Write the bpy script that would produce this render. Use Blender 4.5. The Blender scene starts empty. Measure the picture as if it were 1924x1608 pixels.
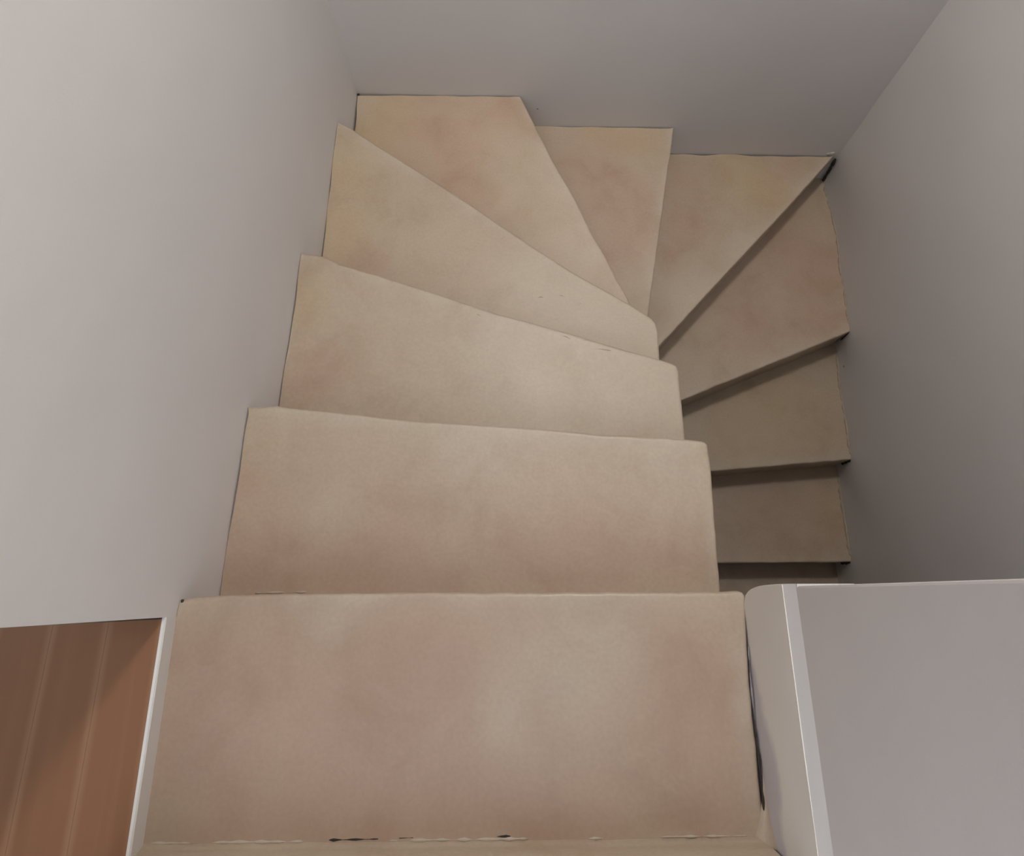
import bpy, bmesh, math, random
from mathutils import Matrix, Vector, noise

random.seed(7)
scene = bpy.context.scene
COL = scene.collection

# ------------------------------------------------------------------ camera
# x runs across the stairwell, y away down the first flight, z up;
# z = 0 is the top of the uppermost step in view.
FPX, CX, CY = 1484.19, 1009.70, 323.86
cam_d = bpy.data.cameras.new('camera')
cam = bpy.data.objects.new('camera', cam_d)
COL.objects.link(cam)
cam_d.sensor_fit = 'HORIZONTAL'
cam_d.sensor_width = 36.0
cam_d.lens = FPX / 1924 * 36.0
cam_d.shift_x = (962 - CX) / 1924
cam_d.shift_y = (CY - 804) / 1924
cam_d.clip_start = 0.01
cam.matrix_world = Matrix(((0.999661, -0.010035, -0.024018, 0.53686),
                           (-0.002483, 0.881731, -0.471745, 0.66882),
                           (0.025911, 0.471645, 0.881408, 1.45783),
                           (0, 0, 0, 1)))
scene.camera = cam

# ------------------------------------------------------------------ world and exposure
world = bpy.data.worlds.new('sky')
scene.world = world
world.use_nodes = True
bg = world.node_tree.nodes['Background']
bg.inputs['Color'].default_value = (0.84, 0.92, 1.0, 1)
bg.inputs['Strength'].default_value = 5.0
vs = scene.view_settings
vs.view_transform = 'Standard'
vs.look = 'None'
vs.gamma = 1.0
vs.use_curve_mapping = False
vs.exposure = 0.0
LAMP_XY, LAMP_POWER = (0.80, 1.86), 23.0
SKX0, SKX1, SKY0, SKY1 = 0.05, 0.95, -1.60, 0.30      # added roof opening over the landing, unseen source of soft light

# daylight enters by the windows of side room and landing and an added roof opening; the portals only guide sampling of the sky
for nm, sx, sy, loc, rot in (('front_window_portal', 0.9, 1.3, (0.49, -2.21, 1.65), (math.radians(90), 0, 0)),
                             ('window_portal', 1.85, 1.5, (-2.74, 1.05, 1.225), (0, math.radians(-90), 0)),
                             ('added_roof_portal', SKX1 - SKX0, SKY1 - SKY0, ((SKX0 + SKX1) / 2, (SKY0 + SKY1) / 2, 2.46), (0, 0, 0))):
    pl = bpy.data.lights.new(nm, 'AREA')
    pl.shape = 'RECTANGLE'
    pl.size, pl.size_y = sx, sy
    pl.cycles.is_portal = True
    po = bpy.data.objects.new(nm, pl)
    COL.objects.link(po)
    po.location = loc
    po.rotation_euler = rot

# ------------------------------------------------------------------ materials
def new_mat(name):
    m = bpy.data.materials.new(name)
    m.use_nodes = True
    nt = m.node_tree
    return m, nt, nt.nodes['Principled BSDF']

def add(nt, kind, **kw):
    n = nt.nodes.new(kind)
    for k, v in kw.items():
        if k in n.inputs:
            n.inputs[k].default_value = v
        else:
            setattr(n, k, v)
    return n

def ramp(nt, fac, stops):
    r = nt.nodes.new('ShaderNodeValToRGB')
    els = r.color_ramp.elements
    els[0].position, els[0].color = stops[0][0], (*stops[0][1], 1)
    els[1].position, els[1].color = stops[-1][0], (*stops[-1][1], 1)
    for p, c in stops[1:-1]:
        e = els.new(p)
        e.color = (*c, 1)
    nt.links.new(fac, r.inputs['Fac'])
    return r

def plaster(name, col, rough=0.55, bump=0.25, scale=1.0):
    m, nt, b = new_mat(name)
    tc = add(nt, 'ShaderNodeTexCoord')
    n1 = add(nt, 'ShaderNodeTexNoise', Scale=2.2 * scale, Detail=4.0)
    nt.links.new(tc.outputs['Object'], n1.inputs['Vector'])
    c2 = tuple(c * 0.95 for c in col)
    r = ramp(nt, n1.outputs['Fac'], [(0.3, c2), (0.7, col)])
    nt.links.new(r.outputs['Color'], b.inputs['Base Color'])
    b.inputs['Roughness'].default_value = rough
    n2 = add(nt, 'ShaderNodeTexNoise', Scale=260.0 * scale, Detail=2.0)
    n3 = add(nt, 'ShaderNodeTexNoise', Scale=9.0 * scale, Detail=3.0)
    nt.links.new(tc.outputs['Object'], n2.inputs['Vector'])
    nt.links.new(tc.outputs['Object'], n3.inputs['Vector'])
    b1 = add(nt, 'ShaderNodeBump', Strength=bump, Distance=0.0006)
    b2 = add(nt, 'ShaderNodeBump', Strength=0.4, Distance=0.004)
    nt.links.new(n2.outputs['Fac'], b1.inputs['Height'])
    nt.links.new(n3.outputs['Fac'], b2.inputs['Height'])
    nt.links.new(b2.outputs['Normal'], b1.inputs['Normal'])
    nt.links.new(b1.outputs['Normal'], b.inputs['Normal'])
    return m

WALL = plaster('wall_paint', (0.72, 0.695, 0.685))
CEIL = plaster('ceiling_paint', (0.78, 0.77, 0.76))
PANEL = plaster('partition_paint', (0.63, 0.595, 0.585))
PLINTH = plaster('plinth_paint', (0.74, 0.69, 0.625), bump=0.4)
def grey_plinth_base():
    nt = PLINTH.node_tree
    L = nt.links
    b = nt.nodes['Principled BSDF']
    src = b.inputs['Base Color'].links[0].from_socket
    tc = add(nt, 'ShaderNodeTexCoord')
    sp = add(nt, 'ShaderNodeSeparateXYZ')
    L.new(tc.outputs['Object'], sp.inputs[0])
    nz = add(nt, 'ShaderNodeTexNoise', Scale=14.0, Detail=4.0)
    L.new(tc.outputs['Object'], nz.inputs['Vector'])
    # grey band height grows towards the landing, ragged upper rim
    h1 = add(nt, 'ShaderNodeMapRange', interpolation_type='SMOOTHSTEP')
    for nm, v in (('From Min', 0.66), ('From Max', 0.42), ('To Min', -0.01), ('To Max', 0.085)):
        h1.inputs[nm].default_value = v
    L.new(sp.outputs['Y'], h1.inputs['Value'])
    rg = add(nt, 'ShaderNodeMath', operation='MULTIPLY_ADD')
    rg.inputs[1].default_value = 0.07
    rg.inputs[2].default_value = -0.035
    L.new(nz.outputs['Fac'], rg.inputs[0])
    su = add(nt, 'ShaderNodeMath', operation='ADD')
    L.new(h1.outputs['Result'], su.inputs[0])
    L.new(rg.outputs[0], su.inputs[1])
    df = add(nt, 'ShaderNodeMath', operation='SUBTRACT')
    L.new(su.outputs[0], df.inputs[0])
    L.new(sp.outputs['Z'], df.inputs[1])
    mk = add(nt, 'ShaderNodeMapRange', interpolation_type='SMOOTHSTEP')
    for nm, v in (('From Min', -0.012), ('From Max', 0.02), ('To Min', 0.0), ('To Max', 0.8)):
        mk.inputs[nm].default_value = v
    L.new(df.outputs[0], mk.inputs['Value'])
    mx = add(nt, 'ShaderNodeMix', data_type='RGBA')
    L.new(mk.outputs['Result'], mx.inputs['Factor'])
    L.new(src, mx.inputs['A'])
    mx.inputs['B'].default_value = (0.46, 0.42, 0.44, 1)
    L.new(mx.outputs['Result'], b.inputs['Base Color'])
grey_plinth_base()
LEDGE = plaster('ledge_paint', (0.70, 0.675, 0.665))
WHITE = plaster('white_gloss_paint', (0.70, 0.68, 0.65), rough=0.35)

def stair_material():
    m, nt, b = new_mat('trowelled_stair_coating')
    L = nt.links
    at = add(nt, 'ShaderNodeAttribute', attribute_name='tint')
    tc = add(nt, 'ShaderNodeTexCoord')
    big = add(nt, 'ShaderNodeTexNoise', Scale=7.0, Detail=5.0, Roughness=0.6, Distortion=0.4)
    L.new(tc.outputs['Object'], big.inputs['Vector'])
    r = ramp(nt, big.outputs['Fac'], [(0.28, (0.90, 0.86, 0.83)), (0.5, (1.0, 1.0, 1.0)), (0.72, (1.05, 1.07, 1.08))])
    mul = add(nt, 'ShaderNodeMix', data_type='RGBA', blend_type='MULTIPLY')
    mul.inputs['Factor'].default_value = 1.0
    L.new(at.outputs['Color'], mul.inputs['A'])
    L.new(r.outputs['Color'], mul.inputs['B'])
    # fine mineral speckle
    fine = add(nt, 'ShaderNodeTexNoise', Scale=150.0, Detail=3.0)
    L.new(tc.outputs['Object'], fine.inputs['Vector'])
    rf = ramp(nt, fine.outputs['Fac'], [(0.3, (0.95, 0.95, 0.95)), (0.7, (1.03, 1.03, 1.03))])
    mul2 = add(nt, 'ShaderNodeMix', data_type='RGBA', blend_type='MULTIPLY')
    mul2.inputs['Factor'].default_value = 1.0
    L.new(mul.outputs['Result'], mul2.inputs['A'])
    L.new(rf.outputs['Color'], mul2.inputs['B'])
    L.new(mul2.outputs['Result'], b.inputs['Base Color'])
    rr = add(nt, 'ShaderNodeMapRange')
    rr.inputs['From Min'].default_value = 0.3
    rr.inputs['From Max'].default_value = 0.7
    rr.inputs['To Min'].default_value = 0.36
    rr.inputs['To Max'].default_value = 0.50
    L.new(big.outputs['Fac'], rr.inputs['Value'])
    L.new(rr.outputs['Result'], b.inputs['Roughness'])
    # trowel waves, streaks and grit
    mp = add(nt, 'ShaderNodeMapping')
    mp.inputs['Scale'].default_value = (6, 11, 6)
    L.new(tc.outputs['Object'], mp.inputs['Vector'])
    wv = add(nt, 'ShaderNodeTexNoise', Scale=1.0, Detail=3.0, Distortion=0.8)
    L.new(mp.outputs['Vector'], wv.inputs['Vector'])
    b1 = add(nt, 'ShaderNodeBump', Strength=0.16, Distance=0.003)
    L.new(wv.outputs['Fac'], b1.inputs['Height'])
    b2 = add(nt, 'ShaderNodeBump', Strength=0.25, Distance=0.0006)
    L.new(fine.outputs['Fac'], b2.inputs['Height'])
    L.new(b1.outputs['Normal'], b2.inputs['Normal'])
    L.new(b2.outputs['Normal'], b.inputs['Normal'])
    return m
STAIR = stair_material()

def plain(name, col, rough=0.6, bump=0.0, bscale=80):
    m, nt, b = new_mat(name)
    tc = add(nt, 'ShaderNodeTexCoord')
    n = add(nt, 'ShaderNodeTexNoise', Scale=float(bscale), Detail=3.0)
    nt.links.new(tc.outputs['Object'], n.inputs['Vector'])
    r = ramp(nt, n.outputs['Fac'], [(0.3, tuple(c * 0.88 for c in col)), (0.7, col)])
    nt.links.new(r.outputs['Color'], b.inputs['Base Color'])
    b.inputs['Roughness'].default_value = rough
    if bump:
        bp = add(nt, 'ShaderNodeBump', Strength=bump, Distance=0.002)
        nt.links.new(n.outputs['Fac'], bp.inputs['Height'])
        nt.links.new(bp.outputs['Normal'], b.inputs['Normal'])
    return m
CREAMFILL = plain('cream_filler', (0.44, 0.365, 0.285), 0.5, 0.4)
CAULK = plain('sealant', (0.42, 0.34, 0.25), 0.6, 0.5)
FILLER = plain('filler', (0.66, 0.62, 0.56), 0.6, 0.5)
DARK = plain('dark_hole_and_shade', (0.03, 0.025, 0.02), 0.9)
GREY_MARK = plain('grey_mark', (0.24, 0.21, 0.22), 0.6)
CONCRETE = plain('raw_concrete', (0.30, 0.27, 0.24), 0.85, 0.4)
METAL = plain('white_metal', (0.75, 0.75, 0.75), 0.35)

def wood_material():
    m, nt, b = new_mat('brown_wood')
    L = nt.links
    tc = add(nt, 'ShaderNodeTexCoord')
    oi = add(nt, 'ShaderNodeObjectInfo')
    mp = add(nt, 'ShaderNodeMapping')
    mp.inputs['Scale'].default_value = (30, 1.2, 30)
    va = add(nt, 'ShaderNodeVectorMath', operation='ADD')
    cm = add(nt, 'ShaderNodeCombineXYZ')
    mu = add(nt, 'ShaderNodeMath', operation='MULTIPLY')
    mu.inputs[1].default_value = 17.0
    L.new(oi.outputs['Random'], mu.inputs[0])
    L.new(mu.outputs[0], cm.inputs['X'])
    L.new(mu.outputs[0], cm.inputs['Y'])
    L.new(tc.outputs['Object'], va.inputs[0])
    L.new(cm.outputs['Vector'], va.inputs[1])
    L.new(va.outputs['Vector'], mp.inputs['Vector'])
    n = add(nt, 'ShaderNodeTexNoise', Scale=1.0, Detail=5.0, Distortion=0.6)
    L.new(mp.outputs['Vector'], n.inputs['Vector'])
    r = ramp(nt, n.outputs['Fac'], [(0.25, (0.205, 0.090, 0.039)), (0.55, (0.222, 0.099, 0.045)), (0.8, (0.244, 0.112, 0.053))])
    # paler streak along the long edges of every plank
    sx = add(nt, 'ShaderNodeSeparateXYZ')
    L.new(tc.outputs['Object'], sx.inputs[0])
    ab = add(nt, 'ShaderNodeMath', operation='ABSOLUTE')
    L.new(sx.outputs['X'], ab.inputs[0])
    mr = add(nt, 'ShaderNodeMapRange', interpolation_type='SMOOTHSTEP')
    mr.inputs['From Min'].default_value = 0.030
    mr.inputs['From Max'].default_value = 0.0405
    mr.inputs['To Max'].default_value = 0.75
    L.new(ab.outputs[0], mr.inputs['Value'])
    mx = add(nt, 'ShaderNodeMix', data_type='RGBA')
    L.new(mr.outputs['Result'], mx.inputs['Factor'])
    L.new(r.outputs['Color'], mx.inputs['A'])
    mx.inputs['B'].default_value = (0.292, 0.150, 0.081, 1)
    L.new(mx.outputs['Result'], b.inputs['Base Color'])
    b.inputs['Roughness'].default_value = 0.42
    return m
WOOD = wood_material()

# ------------------------------------------------------------------ helpers
def link(name, me, mat, parent=None, smooth=False):
    o = bpy.data.objects.new(name, me)
    COL.objects.link(o)
    for mm in (mat if isinstance(mat, (list, tuple)) else [mat]):
        me.materials.append(mm)
    if parent:
        o.parent = parent
    if smooth:
        for p in me.polygons:
            p.use_smooth = True
    return o

def tag(o, label=None, cat=None, kind=None, group=None):
    if label: o['label'] = label
    if cat: o['category'] = cat
    if kind: o['kind'] = kind
    if group: o['group'] = group
    return o

def empty(name, loc=(0, 0, 0)):
    o = bpy.data.objects.new(name, None)
    COL.objects.link(o)
    o.location = loc
    o.empty_display_size = 0.1
    return o

def bm_obj(name, bm, mat, parent=None, smooth=False):
    bmesh.ops.recalc_face_normals(bm, faces=bm.faces)
    me = bpy.data.meshes.new(name)
    bm.to_mesh(me)
    bm.free()
    return link(name, me, mat, parent, smooth)

def box(name, lo, hi, mat, parent=None, bevel=0.0, seg=2):
    bm = bmesh.new()
    bmesh.ops.create_cube(bm, size=1.0)
    for v in bm.verts:
        v.co = Vector([lo[i] + (v.co[i] + 0.5) * (hi[i] - lo[i]) for i in range(3)])
    if bevel:
        bmesh.ops.bevel(bm, geom=bm.edges[:], offset=bevel, segments=seg, affect='EDGES', profile=0.5)
    return bm_obj(name, bm, mat, parent)

def prism(name, prof, axis, a, b, mat, parent=None, bevel=0.0):
    """prof: closed outline in the two other axes, swept from a to b along axis ('x' or 'y')."""
    bm = bmesh.new()
    def P(p, t):
        return (t, p[0], p[1]) if axis == 'x' else (p[0], t, p[1])
    f = bm.faces.new([bm.verts.new(P(p, a)) for p in prof])
    g = bm.faces.new([bm.verts.new(P(p, b)) for p in reversed(prof)])
    n = len(prof)
    va, vb = list(f.verts), list(reversed(list(g.verts)))
    for i in range(n):
        bm.faces.new((va[i], vb[i], vb[(i + 1) % n], va[(i + 1) % n]))
    if bevel:
        bmesh.ops.recalc_face_normals(bm, faces=bm.faces)
        bmesh.ops.bevel(bm, geom=bm.edges[:], offset=bevel, segments=2, affect='EDGES', profile=0.5)
    return bm_obj(name, bm, mat, parent)

def idw(samples, a, b):
    """smooth deviation from straightness measured at samples (a, b, value)"""
    sw = sv = 0.0
    for sa, sb, v in samples:
        w = 1.0 / (((a - sa) ** 2 + (b - sb) ** 2) + 0.0009) ** 1.5
        sw += w
        sv += w * v
    return sv / sw

H = 0.185
def Z(k):
    return -(k - 1) * H
BOT, TOP = -2.50, 2.45

# measured unevenness of the three plastered walls: (along, height, position)
WL = [(1.0054, -0.185, -0.0048), (0.6702, -0.185, 0.0005), (0.83, -0.185, -0.0024), (1.4141, -0.37, 0.001),
      (1.0482, -0.37, 0.0015), (1.2458, -0.37, 0.0036), (1.9113, -0.555, -0.0023), (1.4881, -0.555, 0.0038),
      (2.1338, -0.74, 0.0004), (1.9979, -0.74, 0.0016), (0.6649, 0.0, -0.0013), (2.131, -0.27, -0.004),
      (2.131, -0.47, -0.002), (1.0, 1.5, -0.002), (2.1, 1.5, -0.004), (0.7, 0.8, 0.0)]
WR = [(2.114, -1.295, 1.7479), (1.8863, -1.295, 1.7596), (1.7132, -1.295, 1.748), (1.5057, -1.295, 1.739),
      (1.4972, -1.48, 1.7515), (1.2961, -1.48, 1.7406), (1.0929, -1.48, 1.7353), (1.0776, -1.665, 1.7501),
      (0.9389, -1.665, 1.7464), (0.7701, -1.665, 1.7437), (0.7241, -1.85, 1.7527), (2.131, -0.23, 1.733),
      (2.131, -0.682, 1.736), (2.131, -0.969, 1.741), (1.0, 0.5, 1.742), (0.0, 0.0, 1.745), (0, -2, 1.745), (1.8, 1.2, 1.738)]
WB = [(0.0004, -0.74, 2.1338), (0.5395, -0.74, 2.1334), (0.5953, -0.925, 2.1304), (1.0884, -0.925, 2.1315),
      (1.1114, -1.11, 2.129), (1.7243, -1.11, 2.1273), (0.8, 1.0, 2.131), (0.0, -2.0, 2.131), (1.7, -2.0, 2.129)]
xl = lambda y, z: idw(WL, y, z)
xr = lambda y, z: idw(WR, y, z)
yb = lambda x, z: idw(WB, x, z)

def sheet_wall(name, fn, a0, a1, z0, z1, back, axis, mat, step=0.045):
    """a solid wall whose room face follows fn(a, z); axis says which coordinate the face gives"""
    na = max(2, int((a1 - a0) / step))
    nz = max(2, int((z1 - z0) / step))
    bm = bmesh.new()
    def mk(d, a, z):
        return bm.verts.new((d, a, z) if axis == 'x' else (a, d, z))
    F = [[mk(fn(a0 + (a1 - a0) * i / na, z0 + (z1 - z0) * j / nz), a0 + (a1 - a0) * i / na, z0 + (z1 - z0) * j / nz)
          for j in range(nz + 1)] for i in range(na + 1)]
    for i in range(na):
        for j in range(nz):
            bm.faces.new((F[i][j], F[i + 1][j], F[i + 1][j + 1], F[i][j + 1]))
    c = [mk(back, a0, z0), mk(back, a1, z0), mk(back, a1, z1), mk(back, a0, z1)]
    bm.faces.new(c)
    bm.faces.new([F[i][0] for i in range(na + 1)] + [c[1], c[0]])
    bm.faces.new([F[na][j] for j in range(nz + 1)] + [c[2], c[1]])
    bm.faces.new([F[i][nz] for i in range(na, -1, -1)] + [c[3], c[2]])
    bm.faces.new([F[0][j] for j in range(nz, -1, -1)] + [c[0], c[3]])
    o = bm_obj(name, bm, mat, None, True)
    o.data.set_sharp_from_angle(angle=math.radians(35))
    return o

# ------------------------------------------------------------------ the shell
w_left = tag(sheet_wall('wall_left', xl, 0.640, 2.25, BOT, TOP, -0.13, 'x', WALL),
             'pale lavender plastered wall rising along the left side of the stairs', kind='structure')
w_back = tag(sheet_wall('wall_back', yb, -0.06, 1.82, BOT, TOP, 2.30, 'y', WALL),
             'pale plastered wall behind the turn of the stairs', kind='structure')
w_right = tag(sheet_wall('wall_right', xr, -2.2, 2.25, BOT, TOP, 1.87, 'x', WALL),
              'plastered wall on the right falling into shadow beside the lower steps', kind='structure')
# wall behind the viewer with the landing's window
FX0, FX1, FZ0, FZ1 = 0.04, 0.94, 1.00, 2.30
FY = -2.2
w_front = tag(empty('wall_front'), 'wall behind the viewer with a window', kind='structure')
for lo_, hi_ in (((-2.87, FY - 0.12, BOT), (FX0, FY, TOP)), ((FX1, FY - 0.12, BOT), (1.87, FY, TOP)),
                 ((FX0, FY - 0.12, BOT), (FX1, FY, FZ0)), ((FX0, FY - 0.12, FZ1), (FX1, FY, TOP))):
    box('wall_panel', lo_, hi_, WALL, w_front)
ceil = empty('ceiling', (0, 0, TOP))
tag(ceil, 'flat white ceiling above the stairwell', kind='structure')
for lo_, hi_ in (((-2.87, -2.32, 0), (SKX0, 2.30, 0.1)), ((SKX1, -2.32, 0), (1.87, 2.30, 0.1)),
                 ((SKX0, -2.32, 0), (SKX1, SKY0, 0.1)), ((SKX0, SKY1, 0), (SKX1, 2.30, 0.1))):
    box('ceiling_board', lo_, hi_, CEIL, ceil)
tag(box('floor', (-0.13, -2.2, BOT - 0.1), (1.87, 2.30, BOT), CONCRETE), 'dark floor at the foot of the stairs', kind='structure')
# left wall beside the upper landing, with the opening to the side room
tag(box('wall_landing', (-0.13, -2.2, BOT), (0.0, -0.40, TOP), WALL), 'wall beside the upper landing', kind='structure')
tag(box('wall_lintel', (-0.13, -0.40, 2.06), (0.0, 0.640, TOP), WALL), 'wall over the opening to the side room', kind='structure')
tag(box('wall_below_opening', (-0.13, -0.40, BOT), (-0.012, 0.640, -0.03), WALL), 'wall under the opening', kind='structure')

# side room with the window
tag(box('wall_room_far', (-2.75, 2.18, -0.1), (-0.13, 2.30, TOP), WALL), 'far wall of the side room', kind='structure')
wx0, wx1 = -2.87, -2.75
wy0, wy1, wz0, wz1 = 0.30, 1.80, 0.30, 2.15
wall_w = empty('wall_room_window')
tag(wall_w, 'side room wall with a window', kind='structure')
box('wall_panel', (wx0, -2.2, -0.1), (wx1, wy0, TOP), WALL, wall_w)
box('wall_panel', (wx0, wy1, -0.1), (wx1, 2.30, TOP), WALL, wall_w)
box('wall_panel', (wx0, wy0, -0.1), (wx1, wy1, wz0), WALL, wall_w)
box('wall_panel', (wx0, wy0, wz1), (wx1, wy1, TOP), WALL, wall_w)
win = empty('window_1', (wx0, wy0, wz0))
tag(win, 'white framed window of the side room', kind='structure')
def wpart(n, lo, hi, m):
    o = box(n, [lo[i] - win.location[i] for i in range(3)], [hi[i] - win.location[i] for i in range(3)], m, win)
    return o
fw = 0.05
wpart('window_frame', (-2.84, wy0, wz0), (-2.78, wy0 + fw, wz1), METAL)
wpart('window_frame', (-2.84, wy1 - fw, wz0), (-2.78, wy1, wz1), METAL)
wpart('window_frame', (-2.84, wy0 + fw, wz0), (-2.78, wy1 - fw, wz0 + fw), METAL)
wpart('window_frame', (-2.84, wy0 + fw, wz1 - fw), (-2.78, wy1 - fw, wz1), METAL)
gm = bpy.data.materials.new('window_glass')
gm.use_nodes = True
gn = gm.node_tree
gn.nodes.clear()
go = gn.nodes.new('ShaderNodeOutputMaterial')
gx = gn.nodes.new('ShaderNodeMixShader')
gt = gn.nodes.new('ShaderNodeBsdfTransparent')
gg = gn.nodes.new('ShaderNodeBsdfGlossy')
gg.inputs['Roughness'].default_value = 0.02
gx.inputs[0].default_value = 0.06
gn.links.new(gt.outputs[0], gx.inputs[1])
gn.links.new(gg.outputs[0], gx.inputs[2])
gn.links.new(gx.outputs[0], go.inputs['Surface'])
fwin = tag(empty('window_2', (FX0, FY - 0.09, FZ0)), 'white framed window of the landing', kind='structure')
lx, lz = FX1 - FX0, FZ1 - FZ0
for lo_, hi_ in (((0, 0, 0), (0.05, 0.06, lz)), ((lx - 0.05, 0, 0), (lx, 0.06, lz)), ((0.05, 0, 0), (lx - 0.05, 0.06, 0.05)),
                 ((0.05, 0, lz - 0.05), (lx - 0.05, 0.06, lz)), ((lx / 2 - 0.03, 0, 0.05), (lx / 2 + 0.03, 0.06, lz - 0.05))):
    box('window_frame', lo_, hi_, METAL, fwin)
for a_, b_ in ((0.05, lx / 2 - 0.03), (lx / 2 + 0.03, lx - 0.05)):
    box('pane', (a_, 0.028, 0.05), (b_, 0.033, lz - 0.05), gm, fwin)
rw = tag(empty('added_roof_light', (SKX0, SKY0, TOP + 0.03)), 'white framed roof opening added over the landing for soft light', kind='structure')
lx, ly = SKX1 - SKX0, SKY1 - SKY0
for lo_, hi_ in (((0, 0, 0), (0.04, ly, 0.06)), ((lx - 0.04, 0, 0), (lx, ly, 0.06)), ((0.04, 0, 0), (lx - 0.04, 0.04, 0.06)),
                 ((0.04, ly - 0.04, 0), (lx - 0.04, ly, 0.06))):
    box('window_frame', lo_, hi_, METAL, rw)  # frame of the added roof opening
box('pane', (0.04, 0.04, 0.03), (lx - 0.04, ly - 0.04, 0.036), gm, rw)  # pane of the added roof opening
wpart('pane', (-2.815, wy0 + fw, wz0 + fw), (-2.81, wy1 - fw, wz1 - fw), gm)

# ------------------------------------------------------------------ wood floor of the side room, plank by plank
WF = 0.042
tag(box('floor_side_room', (-2.75, -2.2, -0.1), (-0.13, 2.18, WF - 0.014), CONCRETE), 'side room floor', kind='structure')
tag(box('floor_threshold', (-0.13, -0.40, -0.03), (-0.012, 0.640, WF - 0.014), CONCRETE), 'floor under the opening', kind='structure')
wf = empty('floor_wood', (0.0, 0.64, 0))
wf.rotation_euler.z = math.radians(2.6)
tag(wf, 'brown wooden plank floor beside the top step', kind='structure')
PW = 0.0835
def plank_mesh(y0, y1):
    c = 0.0004
    bm = bmesh.new()
    w = PW / 2 - 0.0001
    prof = [(-w, -0.014), (w, -0.014), (w, -c * 0.7), (w - c, 0), (w - c - 0.006, 0.0002), (-w + c, 0), (-w, -c * 0.7)]
    A = [bm.verts.new((p[0], y0, p[1])) for p in prof]
    B = [bm.verts.new((p[0], y1, p[1])) for p in prof]
    n = len(prof)
    bm.faces.new(A)
    bm.faces.new(list(reversed(B)))
    for i in range(n):
        f = bm.faces.new((A[i], B[i], B[(i + 1) % n], A[(i + 1) % n]))
    bmesh.ops.recalc_face_normals(bm, faces=bm.faces)
    me = bpy.data.meshes.new('plank')
    bm.to_mesh(me)
    bm.free()
    me.materials.append(WOOD)
    return me
pm_short, pm_long = plank_mesh(-1.02, -0.002), plank_mesh(-2.75, 1.45)
px = -0.0035
k = 0
while px - PW > -1.6:
    me = pm_short if px > -0.24 else pm_long
    o = bpy.data.objects.new('plank', me)
    COL.objects.link(o)
    o.parent = wf
    o.location = (px - PW / 2, 0, WF)
    px -= PW
    k += 1

# white painted edge strip between planks and top step (runs very slightly askew)
bm = bmesh.new()
e0, e1 = (-0.0035, 0.662), (0.0105, 0.330)
for (x, y) in (e0, e1):
    for dx, z in ((-0.0060, -0.02), (0.0, -0.02), (0.0, WF - 0.002), (-0.002, WF + 0.0006), (-0.0060, WF + 0.0006)):
        bm.verts.new((x + dx + 0.003, y if y < 0.64 else 0.640, z))
bm.verts.ensure_lookup_table()
v = bm.verts
for i in range(5):
    bm.faces.new((v[i], v[(i + 1) % 5], v[5 + (i + 1) % 5], v[5 + i]))
bm.faces.new([v[i] for i in range(5)])
bm.faces.new([v[5 + i] for i in range(4, -1, -1)])
tag(bm_obj('trim_1', bm, WHITE), 'thin white painted edge strip between wood floor and top step', kind='structure')

# ------------------------------------------------------------------ the staircase
NOSE = {
    1: [(-0.0013, 0.6649), (0.0304, 0.6678), (0.0622, 0.67), (0.2215, 0.6719), (0.3898, 0.6738), (0.5281, 0.6727), (0.7281, 0.673), (0.8743, 0.6726), (0.9025, 0.6741), (0.911, 0.6725), (0.9145, 0.6671),
        (0.9137, 0.6511), (0.9122, 0.633), (0.9067, 0.544), (0.9061, 0.4645), (0.9044, 0.3706), (0.905, 0.34)],
    2: [(-0.0048, 1.0054), (0.0525, 1.0066), (0.0969, 1.0025), (0.1941, 0.9933), (0.3288, 0.9791), (0.5698, 0.9651), (0.7088, 0.953), (0.7879, 0.9491), (0.8765, 0.9437), (0.9074, 0.9411), (0.9169, 0.939), (0.9216, 0.9329), (0.9231, 0.8966), (0.9222, 0.8493), (0.9177, 0.6731), (0.917, 0.62)],
    3: [(0.001, 1.4141), (0.0533, 1.4086), (0.103, 1.3851), (0.1832, 1.3621), (0.2944, 1.3273), (0.4042, 1.2917), (0.4893, 1.263), (0.5721, 1.2412), (0.6592, 1.217), (0.7614, 1.1855), (0.8723, 1.1544), (0.8991, 1.1458), (0.9098, 1.1396), (0.9136, 1.126), (0.9139, 1.0868), (0.9149, 0.9762), (0.915, 0.88)],
    4: [(-0.0023, 1.9113), (0.0463, 1.8842), (0.0919, 1.8501), (0.239, 1.7523), (0.3295, 1.6913), (0.4225, 1.6267), (0.5282, 1.5494), (0.6192, 1.4868), (0.6909, 1.4379), (0.7615, 1.3959), (0.8309, 1.3546), (0.8786, 1.3233), (0.8947, 1.3111), (0.9036, 1.2981), (0.9063, 1.278), (0.9063, 1.2036), (0.906, 1.09)],
    5: [(0.5404, 2.1323), (0.5902, 2.0159), (0.6432, 1.8915), (0.7118, 1.7562), (0.7616, 1.6347), (0.8019, 1.5573), (0.8343, 1.482), (0.8557, 1.4411), (0.905, 1.318)],
    6: [(1.0865, 2.1314), (1.0665, 2.0249), (1.0550, 1.974), (1.0115, 1.756), (0.9702, 1.5513), (0.9498, 1.4532), (0.922, 1.315)],
    7: [(1.7288, 2.1296), (1.4911, 1.8829), (1.2203, 1.6106), (1.0162, 1.4017), (0.925, 1.309)],
    8: [(1.7388, 1.5047), (1.1067, 1.2585), (0.905, 1.180)],
    9: [(1.7353, 1.0929), (1.2284, 1.0521), (0.905, 1.026)],
    10: [(1.7438, 0.7706), (1.2637, 0.7675), (0.905, 0.765)],
    11: [(1.748, 0.455), (0.905, 0.452)],
    12: [(1.748, 0.135), (0.905, 0.135)],
    13: [(1.748, -0.185), (0.905, -0.185)],
}
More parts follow.
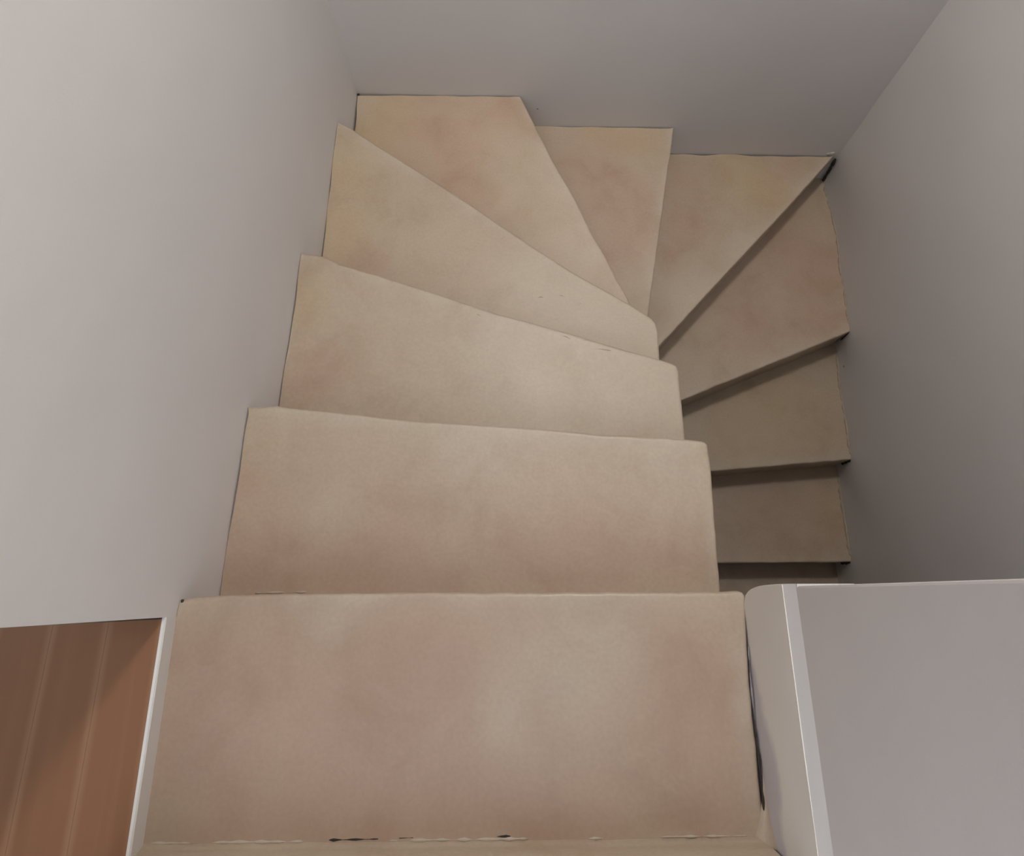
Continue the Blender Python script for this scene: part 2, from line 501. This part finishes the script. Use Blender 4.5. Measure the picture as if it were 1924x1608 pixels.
# hidden rear outline of each tread, from the inner end back to the wall
REAR = {
    1: [(0.0, 0.34)],
    2: [(0.0, 0.62)],
    3: [(0.0, 0.95)],
    4: [(0.0, 1.36)],
    5: [(0.87, 1.27), (0.0, 1.85), 'L', 'LB', 'B'],
    6: [(0.86, 1.29), (0.49, 2.125), 'B'],
    7: [(0.88, 1.30), (1.03, 2.125), 'B'],
    8: [(0.905, 1.335), (1.68, 2.125), 'BR', 'R'],
    9: [(0.905, 1.235), (1.738, 1.56), 'R'],
    10: [(0.905, 1.08), (1.74, 1.14), 'R'],
    11: [(0.905, 0.82), (1.745, 0.82), 'R'],
    12: [(0.905, 0.50), (1.745, 0.50), 'R'],
    13: [(0.905, 0.18), (1.745, 0.18), 'R'],
}
CREAM, PINK, OCHRE, PALE = (0.428, 0.340, 0.248), (0.408, 0.280, 0.205), (0.430, 0.320, 0.200), (0.468, 0.388, 0.302)
BLOBS = {
 'p': [(1, 0.1105, 0.5735, 0.12), (1, 0.3233, 0.5037, 0.2), (1, 0.4406, 0.5863, 0.12), (1, 0.2551, 0.4075, 0.2), (1, 0.5664, 0.4115, 0.2), (1, 0.809, 0.5634, 0.13), (1, 0.8473, 0.4544, 0.1), (1, 0.0519, 0.4593, 0.12), (2, 0.0566, 0.7292, 0.1), (2, 0.195, 0.7202, 0.1), (2, 0.3192, 0.7649, 0.13), (2, 0.5195, 0.7739, 0.12), (2, 0.6501, 0.7463, 0.08), (2, 0.8226, 0.7644, 0.09), (2, 0.0013, 0.849, 0.04), (3, 0.0404, 1.0898, 0.05), (3, 0.0938, 1.1448, 0.05), (4, 0.1303, 1.4612, 0.05), (5, 0.3223, 1.9861, 0.13), (5, 0.3654, 1.7747, 0.08), (5, 0.5014, 2.0804, 0.05), (6, 0.8027, 1.9337, 0.12), (6, 0.9022, 1.755, 0.12), (6, 0.8083, 1.6219, 0.06), (7, 1.1373, 2.0133, 0.06), (7, 1.1412, 1.8413, 0.07), (7, 1.0773, 1.7179, 0.05), (7, 1.5438, 2.0851, 0.05), (8, 1.5599, 1.8187, 0.14), (8, 1.3629, 1.5471, 0.14), (8, 1.7114, 1.7553, 0.1), (8, 1.6389, 1.5687, 0.1), (10, 1.4602, 0.939, 0.18)],
 'o': [(5, 0.1289, 2.0443, 0.09), (5, 0.0676, 1.9629, 0.06), (4, 0.028, 1.7291, 0.07), (4, 0.0672, 1.5791, 0.06), (4, 0.0543, 1.4994, 0.05), (3, 0.0303, 1.2986, 0.05), (6, 0.9394, 2.0792, 0.07), (6, 0.8091, 2.1036, 0.04), (7, 1.3775, 2.0382, 0.1), (7, 1.4644, 1.951, 0.08), (9, 1.4758, 1.2838, 0.14), (9, 1.3221, 1.1522, 0.1), (10, 1.697, 0.939, 0.08)],
 'c': [(1, 0.6079, 0.5572, 0.07), (1, 0.6766, 0.6072, 0.06), (1, 0.5257, 0.5026, 0.04), (1, 0.2427, 0.6381, 0.03), (2, 0.1841, 0.8112, 0.05), (2, 0.4644, 0.918, 0.12), (2, 0.843, 0.8885, 0.08), (3, 0.5734, 1.1973, 0.1), (3, 0.8158, 1.0505, 0.1), (4, 0.7181, 1.3377, 0.1), (4, 0.577, 1.4263, 0.07), (4, 0.8297, 1.3092, 0.08), (5, 0.7245, 1.5817, 0.06), (5, 0.6476, 1.834, 0.05), (7, 1.3369, 1.72, 0.08), (7, 1.1337, 1.5621, 0.06)],
}

# light put into tread colour: turn lifted, top two lowered; first is naturally darker
LIGHT_GAIN = {1: 0.90, 2: 0.96, 4: 1.10, 5: 1.28, 6: 1.22, 7: 1.20, 8: 1.14}

def dist_poly(p, line):
    best = 9.0
    for a, b in zip(line, line[1:]):
        ax, ay = a
        dx, dy = b[0] - ax, b[1] - ay
        L2 = dx * dx + dy * dy or 1e-9
        t = max(0, min(1, ((p[0] - ax) * dx + (p[1] - ay) * dy) / L2))
        best = min(best, math.hypot(p[0] - ax - t * dx, p[1] - ay - t * dy))
    return best

def tint(k, x, y):
    """colour of the hand-trowelled coating: cream with pink and ochre clouds, pale rubbed edges"""
    c = list(CREAM)
    def mix(t, f):
        for i in range(3):
            c[i] += (t[i] - c[i]) * f
    j = 1 + 0.45 * noise.noise((x * 9, y * 9, k * 3.1)) + 0.25 * noise.noise((x * 23, y * 23, k * 1.7))
    for key, col in (('o', OCHRE), ('p', PINK), ('c', PALE)):
        s = 1.0
        for kk, bx, by, r in BLOBS[key]:
            if kk == k:
                d = math.hypot(x - bx, y - by) / (r * j * 1.35)
                s *= 1 - 0.85 * math.exp(-d * d * 1.2)
        mix(col, (1 - s) * (0.95 if key != 'c' else 0.7))
    d = dist_poly((x, y), NOSE[k])
    e = math.exp(-(d / 0.022) ** 2) * (0.55 + 0.6 * noise.noise((x * 14, y * 14, k * 5.7)))
    mix(PALE, max(0, min(0.8, e)))
    return [q * LIGHT_GAIN.get(k, 1.0) for q in c]

# how wide the cracks along the walls open, per step
GAP = {1: 0.0006, 2: 0.0026, 3: 0.0012, 4: 0.0016, 5: 0.0030, 6: 0.0022, 7: 0.0026, 8: 0.0, 9: 0.0, 10: 0.0, 11: 0.0, 12: 0.0, 13: 0.0}

def wall_gap(k, s):
    g = GAP[k]
    return g * max(0.0, 0.9 + 2.2 * noise.noise((s * 11, k * 7.3, 0.4))) if g else -0.002

def outline(k):
    """plan outline of tread k as (x, y, edge kind)"""
    nose = NOSE[k]
    z = Z(k)
    pts = []
    def seg(a, b, kind, step=0.016):
        n = max(1, int(math.hypot(b[0] - a[0], b[1] - a[1]) / step))
        for i in range(n):
            t = i / n
            pts.append([a[0] + (b[0] - a[0]) * t, a[1] + (b[1] - a[1]) * t, kind])
    for a, b in zip(nose, nose[1:]):
        seg(a, b, 'nose')
    cur = nose[-1]
    for q in REAR[k]:
        if q == 'L':
            nxt, kd = (0.0, 2.0), 'L'
        elif q == 'LB':
            nxt, kd = (0.002, 2.131), 'L'
        elif q == 'B':
            nxt, kd = nose[0], 'B'
        elif q == 'BR':
            nxt, kd = (1.745, 2.128), 'B'
        elif q == 'R':
            nxt, kd = nose[0], 'R'
        else:
            nxt, kd = q, 'hid'
        seg(cur, nxt, kd)
        cur = nxt
    if k <= 4:
        seg(cur, nose[0], 'L')
    out = []
    for x, y, kd in pts:
        if kd == 'L':
            x = xl(y, z) + wall_gap(k, y)
        elif kd == 'R':
            x = xr(y, z) + 0.002
        elif kd == 'B':
            y = yb(x, z) - wall_gap(k, x)
        elif kd == 'nose':
            x += 0.0011 * noise.noise((x * 28, y * 28, k * 2.0 + 50)) + 0.0006 * noise.noise((x * 90, y * 90, k + 9.0))
            y += 0.0014 * noise.noise((x * 28, y * 28, k * 2.0)) + 0.0007 * noise.noise((x * 90, y * 90, k * 1.0))
        out.append((x, y, kd))
    # counter-clockwise order
    A = sum(out[i][0] * out[(i + 1) % len(out)][1] - out[(i + 1) % len(out)][0] * out[i][1] for i in range(len(out)))
    if A < 0:
        out.reverse()
    # drop coincident points
    res = [out[0]]
    for p in out[1:]:
        if math.hypot(p[0] - res[-1][0], p[1] - res[-1][1]) > 0.003:
            res.append(p)
    if math.hypot(res[0][0] - res[-1][0], res[0][1] - res[-1][1]) < 0.003:
        res.pop()
    return res

def set_tint(me, k):
    ca = me.color_attributes.new('tint', 'FLOAT_COLOR', 'POINT')
    for i, v in enumerate(me.vertices):
        c = tint(k, v.co.x, v.co.y)
        ca.data[i].color = (*c, 1)

def make_tread(k, parent, thick=0.045):
    pts = outline(k)
    n = len(pts)
    nor = []
    for i in range(n):
        a, b = pts[i - 1], pts[(i + 1) % n]
        dx, dy = b[0] - a[0], b[1] - a[1]
        L = math.hypot(dx, dy) or 1
        nor.append((-dy / L, dx / L))          # inward
    bm = bmesh.new()
    loops = []
    def loop(inset, z):
        r = []
        for (x, y, kd), (nx, ny) in zip(pts, nor):
            s = {'nose': 1.0, 'hid': 0.3}.get(kd, 0.35)
            r.append((x + nx * inset * s, y + ny * inset * s, z[0] + z[1] * s))
        return r
    z = Z(k)
    R = 0.005
    rings = [loop(0, (z - thick, 0)), loop(0, (z, -R))]
    for t in (30, 60, 90):
        a = math.radians(t)
        rings.append(loop(R * (1 - math.cos(a)), (z, -R * (1 - math.sin(a)))))
    rings.append(loop(R * 1.6, (z, 0)))
    V = [[bm.verts.new(p) for p in r] for r in rings]
    for a, b in zip(V, V[1:]):
        for i in range(n):
            bm.faces.new((a[i], a[(i + 1) % n], b[(i + 1) % n], b[i]))
    bm.faces.new(list(reversed(V[0])))
    cap = bm.faces.new(V[-1])
    # cut the top into a fine grid so that it can undulate and carry the clouded colour
    xs = [p[0] for p in pts]
    ys = [p[1] for p in pts]
    st = 0.028
    for ax, lo, hi in ((0, min(xs), max(xs)), (1, min(ys), max(ys))):
        q = lo + st
        while q < hi - 0.006:
            top = [f for f in bm.faces if all(abs(v.co.z - z) < 1e-6 for v in f.verts)]
            geom = list({v for f in top for v in f.verts}) + list({e for f in top for e in f.edges}) + top
            co = (q, 0, 0) if ax == 0 else (0, q, 0)
            no = (1, 0, 0) if ax == 0 else (0, 1, 0)
            bmesh.ops.bisect_plane(bm, geom=geom, dist=1e-5, plane_co=co, plane_no=no)
            q += st
    line = NOSE[k]
    for v in bm.verts:
        if abs(v.co.z - z) < 1e-6:
            d = dist_poly((v.co.x, v.co.y), line)
            f = min(1, d / 0.03)
            v.co.z += f * (0.0016 * noise.noise((v.co.x * 8, v.co.y * 8, k * 4.0)) + 0.0007 * noise.noise((v.co.x * 22, v.co.y * 22, k * 4.0 + 3)))
    bmesh.ops.recalc_face_normals(bm, faces=bm.faces)
    me = bpy.data.meshes.new('tread')
    bm.to_mesh(me)
    bm.free()
    set_tint(me, k)
    o = link('tread', me, STAIR, parent, True)
    me.set_sharp_from_angle(angle=math.radians(50))
    return o

def make_riser(k, parent, trim_outer=0.0):
    """upright face between tread k and tread k + 1, a few millimetres behind the nosing"""
    line = [p for p in NOSE[k]]
    if k <= 4:                       # the nosing without the inner side edge
        cut = {1: 9, 2: 10, 3: 12, 4: 13}[k]
        line = line[:cut]
    # away from the open side: back towards the tread above
    bm = bmesh.new()
    z0, z1 = Z(k + 1) - 0.03, Z(k) - 0.012
    back = []
    for i, p in enumerate(line):
        a, b = line[max(0, i - 1)], line[min(len(line) - 1, i + 1)]
        dx, dy = b[0] - a[0], b[1] - a[1]
        L = math.hypot(dx, dy)
        # nosings run from the outer wall to the newel; the tread body lies clockwise behind them
        nx, ny = (dy / L, -dx / L)
        back.append((nx, ny))
    s = 0.004
    F = [(p[0] + b[0] * s, p[1] + b[1] * s) for p, b in zip(line, back)]
    B = [(p[0] + b[0] * (s + 0.03), p[1] + b[1] * (s + 0.03)) for p, b in zip(line, back)]
    if trim_outer:
        for arr in (F, B):
            ax, ay = arr[0]
            bx, by = arr[1]
            L = math.hypot(bx - ax, by - ay)
            arr[0] = (ax + (bx - ax) * trim_outer / L, ay + (by - ay) * trim_outer / L)
    # keep inside the walls
    def clampw(p, z):
        return (min(max(p[0], -0.01), 1.752), min(p[1], 2.136))
    F = [clampw(p, 0) for p in F]
    B = [clampw(p, 0) for p in B]
    m = len(F)
    lv = [[bm.verts.new((p[0], p[1], zz)) for p in arr] for arr in (F, B) for zz in (z0, z1)]
    f0, f1, b0, b1 = lv
    for i in range(m - 1):
        bm.faces.new((f0[i], f0[i + 1], f1[i + 1], f1[i]))
        bm.faces.new((b0[i], b0[i + 1], b1[i + 1], b1[i]))
        bm.faces.new((f1[i], f1[i + 1], b1[i + 1], b1[i]))
        bm.faces.new((f0[i], f0[i + 1], b0[i + 1], b0[i]))
    for i in (0, m - 1):
        bm.faces.new((f0[i], f1[i], b1[i], b0[i]))
    bmesh.ops.recalc_face_normals(bm, faces=bm.faces)
    me = bpy.data.meshes.new('riser')
    bm.to_mesh(me)
    bm.free()
    set_tint(me, k)
    return link('riser', me, STAIR, parent)

stairs = empty('staircase')
tag(stairs, 'beige winder staircase turning around a narrow core between white walls', 'staircase')
for k in range(1, 14):
    make_tread(k, stairs)
    make_riser(k, stairs, 0.028 if k == 7 else 0.0)

# the landing step above, with its riser behind the top step
o = tag(box('floor_upper_step', (0.012, -2.2, 0.14), (0.912, 0.362, H), STAIR, None, 0.008, 3), 'beige landing above the top step', kind='structure')
set_tint(o.data, 1)
bm = bmesh.new()
n = 60
rows = []
for zz, off in ((-0.03, 0.0), (0.0, 0.0), (0.006, -0.003), (0.015, -0.006), (0.15, -0.008)):
    rows.append([bm.verts.new((0.008 + 0.900 * i / n, 0.3575 + off + 0.0012 * noise.noise((i * 0.35, zz * 30, 0)), zz)) for i in range(n + 1)])
bk = [[bm.verts.new((0.008 + 0.900 * i / n, 0.32, zz)) for i in range(n + 1)] for zz in (-0.03, 0.15)]
for a, b in zip(rows, rows[1:]):
    for i in range(n):
        bm.faces.new((a[i], a[i + 1], b[i + 1], b[i]))
for i in range(n):
    bm.faces.new((bk[0][i], bk[0][i + 1], bk[1][i + 1], bk[1][i]))
    bm.faces.new((rows[-1][i], rows[-1][i + 1], bk[1][i + 1], bk[1][i]))
    bm.faces.new((rows[0][i], rows[0][i + 1], bk[0][i + 1], bk[0][i]))
bmesh.ops.recalc_face_normals(bm, faces=bm.faces)
me = bpy.data.meshes.new('riser')
bm.to_mesh(me)
bm.free()
set_tint(me, 1)
for i, vv in enumerate(me.vertices):
    me.color_attributes['tint'].data[i].color = (*CREAM, 1)
link('riser', me, STAIR, stairs, True)

def bead(name, path, r, mat, parent, seed=0, lump=0.5, sides=7):
    """irregular bead of sealant along a path"""
    pts = []
    for a, b in zip(path, path[1:]):
        a, b = Vector(a), Vector(b)
        m = max(1, int((b - a).length / 0.006))
        pts += [a.lerp(b, i / m) for i in range(m)]
    pts.append(Vector(path[-1]))
    bm = bmesh.new()
    rings = []
    for i, p in enumerate(pts):
        d = (pts[min(i + 1, len(pts) - 1)] - pts[max(i - 1, 0)]).normalized()
        up = Vector((0, 0, 1)) if abs(d.z) < 0.9 else Vector((1, 0, 0))
        s = d.cross(up).normalized()
        u = s.cross(d)
        rr = r * max(0.12, 1 + lump * 2 * noise.noise((p.x * 60 + seed, p.y * 60, p.z * 60)))
        if i in (0, len(pts) - 1):
            rr *= 0.3
        rings.append([bm.verts.new(p + s * rr * math.cos(t) + u * rr * math.sin(t)) for t in [2 * math.pi * q / sides for q in range(sides)]])
    for a, b in zip(rings, rings[1:]):
        for q in range(sides):
            bm.faces.new((a[q], a[(q + 1) % sides], b[(q + 1) % sides], b[q]))
    bm.faces.new(rings[0])
    bm.faces.new(rings[-1])
    return bm_obj(name, bm, mat, parent, True)

def wall_bead(k, y0, y1, r, mat, seed):
    n = 8
    z = Z(k)
    return bead('sealant_bead', [(xr(y0 + (y1 - y0) * i / n, z) - 0.001, y0 + (y1 - y0) * i / n, z) for i in range(n + 1)], r, mat, stairs, seed, 0.7)
wall_bead(8, 2.09, 1.53, 0.0042, CAULK, 1)
wall_bead(9, 1.47, 1.11, 0.0042, CAULK, 2)
wall_bead(10, 1.06, 0.79, 0.0050, CAULK, 3)
bead('sealant_bead', [(0.02, 0.358, -0.0004), (0.24, 0.3585, -0.0004)], 0.0016, CREAMFILL, stairs, 4, 0.9)
bead('sealant_bead', [(0.36, 0.3585, -0.0004), (0.56, 0.3590, -0.0004)], 0.0016, CREAMFILL, stairs, 5, 0.9)
bead('sealant_bead', [(0.62, 0.3585, -0.0004), (0.70, 0.3590, -0.0004)], 0.0016, CREAMFILL, stairs, 6, 0.9)
bead('sealant_bead', [(0.75, 0.3595, -0.0004), (0.88, 0.3600, -0.0004)], 0.0016, CREAMFILL, stairs, 7, 0.9)
bead('crack', [(0.275, 0.3600, 0.0002), (0.345, 0.3606, 0.0002)], 0.0013, DARK, stairs, 8, 0.8)
bead('crack', [(0.375, 0.3612, 0.0002), (0.395, 0.3616, 0.0002)], 0.0016, DARK, stairs, 9, 0.8)
bead('crack', [(0.515, 0.3620, 0.0), (0.535, 0.3622, 0.0)], 0.0012, DARK, stairs, 10, 0.8)
# filler along the joint between the first two nosings and rough lumps on the worn inner corner
bead('sealant_bead', [(0.065, 0.6735, Z(2) + 0.0), (0.16, 0.675, Z(2))], 0.0015, CREAMFILL, stairs, 11, 0.8)
for x, y, k, ln, sd in ((0.655, 1.372, 4, 0.02, 21), (0.705, 1.350, 4, 0.022, 22), (0.60, 1.368, 4, 0.014, 23), (0.655, 1.205, 3, 0.022, 24),
                        (0.735, 1.176, 3, 0.05, 25), (0.70, 1.198, 3, 0.018, 26),
                        (0.445, 1.258, 3, 0.016, 29)):
    a = random.uniform(-0.5, 0.3)
    bead('coating_lump', [(x - ln * math.cos(a) / 2, y - ln * math.sin(a) / 2, Z(k) - 0.0006), (x, y + 0.002, Z(k) - 0.0002),
                          (x + ln * math.cos(a) / 2, y + ln * math.sin(a) / 2, Z(k) - 0.0006)], 0.0012, CREAMFILL, stairs, sd, 0.4)

# dark beads paint the shade at the riser ends, one of them truly open
bead('joint_shade', [(1.7345, 2.1190, Z(7) - 0.008), (1.7400, 2.1160, Z(7) - 0.10), (1.7440, 2.1140, Z(8) + 0.006)], 0.0052, DARK, stairs, 41, 0.25)
for k_, r_ in ((8, 0.0030), (9, 0.0046), (10, 0.0050)):
    nx_, ny_ = NOSE[k_][0]
    bead('joint_shade', [(xr(ny_, Z(k_)) - 0.002, ny_ - 0.0015, Z(k_) - 0.010), (xr(ny_, Z(k_) - 0.1) - 0.003, ny_ - 0.001, Z(k_) - 0.11)], r_, DARK, stairs, 40 + k_, 0.5)

# ------------------------------------------------------------------ core wall between the two flights (stepped under the upper flight)
prof = [(-2.2, BOT), (1.300, BOT), (1.300, Z(5) - 0.05), (1.296, Z(5) - 0.05), (1.29, Z(4) - 0.046), (1.12, Z(4) - 0.046), (1.12, Z(3) - 0.046), (0.925, Z(3) - 0.046),
        (0.925, Z(2) - 0.046), (0.665, Z(2) - 0.046), (0.665, Z(1) - 0.046), (-2.2, Z(1) - 0.046)]
tag(prism('wall_core', prof, 'x', 0.78, 0.898, WALL), 'narrow plastered core wall the steps turn around', kind='structure')

# ------------------------------------------------------------------ white partition beside the top step
PT = 1.08
part = empty('wall_partition')
tag(part, 'white parapet wall on a beige plinth at the right of the top step', kind='structure')
# plinth: slightly bulged coated base, its lower front corner eased
bm = bmesh.new()
ny, nz = 40, 14
F = []
for i in range(ny + 1):
    y = 0.682 + (0.20 - 0.682) * (i / ny) ** 1.6
    row = []
    for j in range(nz + 1):
        z = -0.04 + (0.215 + 0.04) * j / nz
        x = 0.9118 + 0.0010 * max(0, (z - 0.02)) / 0.2 + 0.0012 * noise.noise((0, y * 9, z * 9))
        yy = y
        front = 0.682 - 0.020 * math.exp(-max(0, z) / 0.035) - (0.008 if z < 0.005 else 0.0)
        yy = min(y, front - 0.0012 * i)
        if i == 0:
            x += 0.004
        row.append(bm.verts.new((x, yy, z)))
    F.append(row)
for i in range(ny):
    for j in range(nz):
        bm.faces.new((F[i][j], F[i + 1][j], F[i + 1][j + 1], F[i][j + 1]))
c = [bm.verts.new((1.0, F[0][0].co.y, -0.04)), bm.verts.new((1.0, 0.20, -0.04)), bm.verts.new((1.0, 0.20, 0.215)), bm.verts.new((1.0, F[0][nz].co.y, 0.215))]
bm.faces.new(c)
bm.faces.new([F[0][j] for j in range(nz + 1)] + [c[3], c[0]])
bm.faces.new([F[i][nz] for i in range(ny + 1)] + [c[2], c[3]])
bm.faces.new([F[i][0] for i in range(ny + 1)] + [c[1], c[0]])
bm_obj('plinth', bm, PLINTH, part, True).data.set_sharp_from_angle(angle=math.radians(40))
prism('ledge', [(0.9135, 0.214), (0.9212, 0.250), (0.9212, 0.256), (1.0, 0.256), (1.0, 0.214)], 'y', 0.20, 0.6815, LEDGE, part)
box('panel', (0.9209, 0.20, 0.250), (1.0, 0.6790, PT), PANEL, part, 0.003, 2)
box('panel', (1.0, 0.20, -0.10), (1.735, 0.28, PT), PANEL, part, 0.003, 2)
tag(box('floor_landing', (0.898, -2.2, -0.10), (1.735, 0.20, H), CONCRETE), 'upper landing floor behind the partition', kind='structure')
# dark and grey cracks where plinth and top step meet
bead('crack', [(0.9112, 0.600, 0.0), (0.9085, 0.555, 0.001), (0.9080, 0.50, 0.001)], 0.0013, GREY_MARK, part, 31, 0.9)
bead('crack', [(0.9080, 0.485, 0.001), (0.9078, 0.43, 0.001), (0.9072, 0.385, 0.001)], 0.0015, DARK, part, 34, 0.6)
# coved corner where the coating of the step runs up the plinth
bm = bmesh.new()
rows = []
for i in range(13):
    y = 0.450 - 0.10 * i / 12
    g = (i / 12.0) ** 2
    row = []
    for j in range(9):
        a = math.pi / 2 * j / 8
        R_ = 0.0015 + 0.034 * g
        row.append(bm.verts.new((0.9135 - R_ * 0.75 * (1 - math.sin(a)), y, R_ * 1.6 * (1 - math.cos(a)) + 0.0004)))
    row.append(bm.verts.new((0.918, y, row[-1].co.z)))
    row.append(bm.verts.new((0.918, y, -0.002)))
    row.append(bm.verts.new((row[0].co.x, y, -0.002)))
    rows.append(row)
nr = len(rows[0])
for a_, b_ in zip(rows, rows[1:]):
    for j in range(nr):
        bm.faces.new((a_[j], a_[(j + 1) % nr], b_[(j + 1) % nr], b_[j]))
bm.faces.new(rows[0])
bm.faces.new(rows[-1])
bmesh.ops.recalc_face_normals(bm, faces=bm.faces)
me = bpy.data.meshes.new('cove')
bm.to_mesh(me)
bm.free()
set_tint(me, 1)
link('cove', me, STAIR, part, True)
me.set_sharp_from_angle(angle=math.radians(60))

# ------------------------------------------------------------------ small marks on the walls
def chip(name, loc, r, mat, parent, nrm, seed):
    bm = bmesh.new()
    bmesh.ops.create_icosphere(bm, subdivisions=2, radius=r)
    for v in bm.verts:
        v.co *= 1 + 0.5 * noise.noise(v.co * (1.2 / r) + Vector((seed, 0, 0)))
        v.co[nrm] *= 0.35
        v.co += Vector(loc)
    return bm_obj(name, bm, mat, parent, True)
chip('plaster_chip', (0.600, yb(0.6, -0.817), -0.817), 0.0034, GREY_MARK, w_back, 1, 1)
chip('plaster_chip', (xr(1.411, -1.423), 1.411, -1.423), 0.0048, GREY_MARK, w_right, 0, 2)
chip('plaster_lump', (1.715, yb(1.715, -1.09), -1.092), 0.011, FILLER, w_back, 1, 3)
chip('plaster_lump', (1.700, yb(1.70, -1.09), -1.096), 0.009, FILLER, w_back, 1, 4)
chip('corner_hole', (0.004, 2.130, Z(5) + 0.001), 0.0048, DARK, stairs, 2, 5)
chip('corner_hole', (0.004, 0.662, 0.0005), 0.0024, DARK, stairs, 2, 6)

# ------------------------------------------------------------------ ceiling lamp
def lathe(name, prof, mat, parent, n=40):
    bm = bmesh.new()
    rings = [[bm.verts.new((r * math.cos(2 * math.pi * i / n), r * math.sin(2 * math.pi * i / n), z)) for i in range(n)] for r, z in prof]
    for a, b in zip(rings, rings[1:]):
        for i in range(n):
            bm.faces.new((a[i], a[(i + 1) % n], b[(i + 1) % n], b[i]))
    bm.faces.new(rings[0])
    bm.faces.new(rings[-1])
    return bm_obj(name, bm, mat, parent, True)
em, ent, eb = new_mat('lamp_diffuser')
eb.inputs['Base Color'].default_value = (0.9, 0.88, 0.85, 1)
eb.inputs['Emission Color'].default_value = (1.0, 0.95, 0.90, 1)
eb.inputs['Emission Strength'].default_value = 4.0
lamp = empty('ceiling_lamp', (LAMP_XY[0], LAMP_XY[1], TOP))
tag(lamp, 'round white ceiling lamp over the turn of the stairs', 'lamp')
lathe('base', [(0.15, 0.0), (0.155, -0.004), (0.155, -0.022), (0.15, -0.025)], METAL, lamp)
lathe('diffuser', [(0.145, -0.025), (0.145, -0.032), (0.130, -0.045), (0.09, -0.053), (0.03, -0.056)], em, lamp)
ld = bpy.data.lights.new('lamp_light', 'AREA')
ld.shape = 'DISK'
ld.size = 0.28
ld.energy = LAMP_POWER
ld.color = (1.0, 0.965, 0.92)
lo = bpy.data.objects.new('lamp_light', ld)
COL.objects.link(lo)
lo.parent = lamp
lo.location = (0, 0, -0.07)
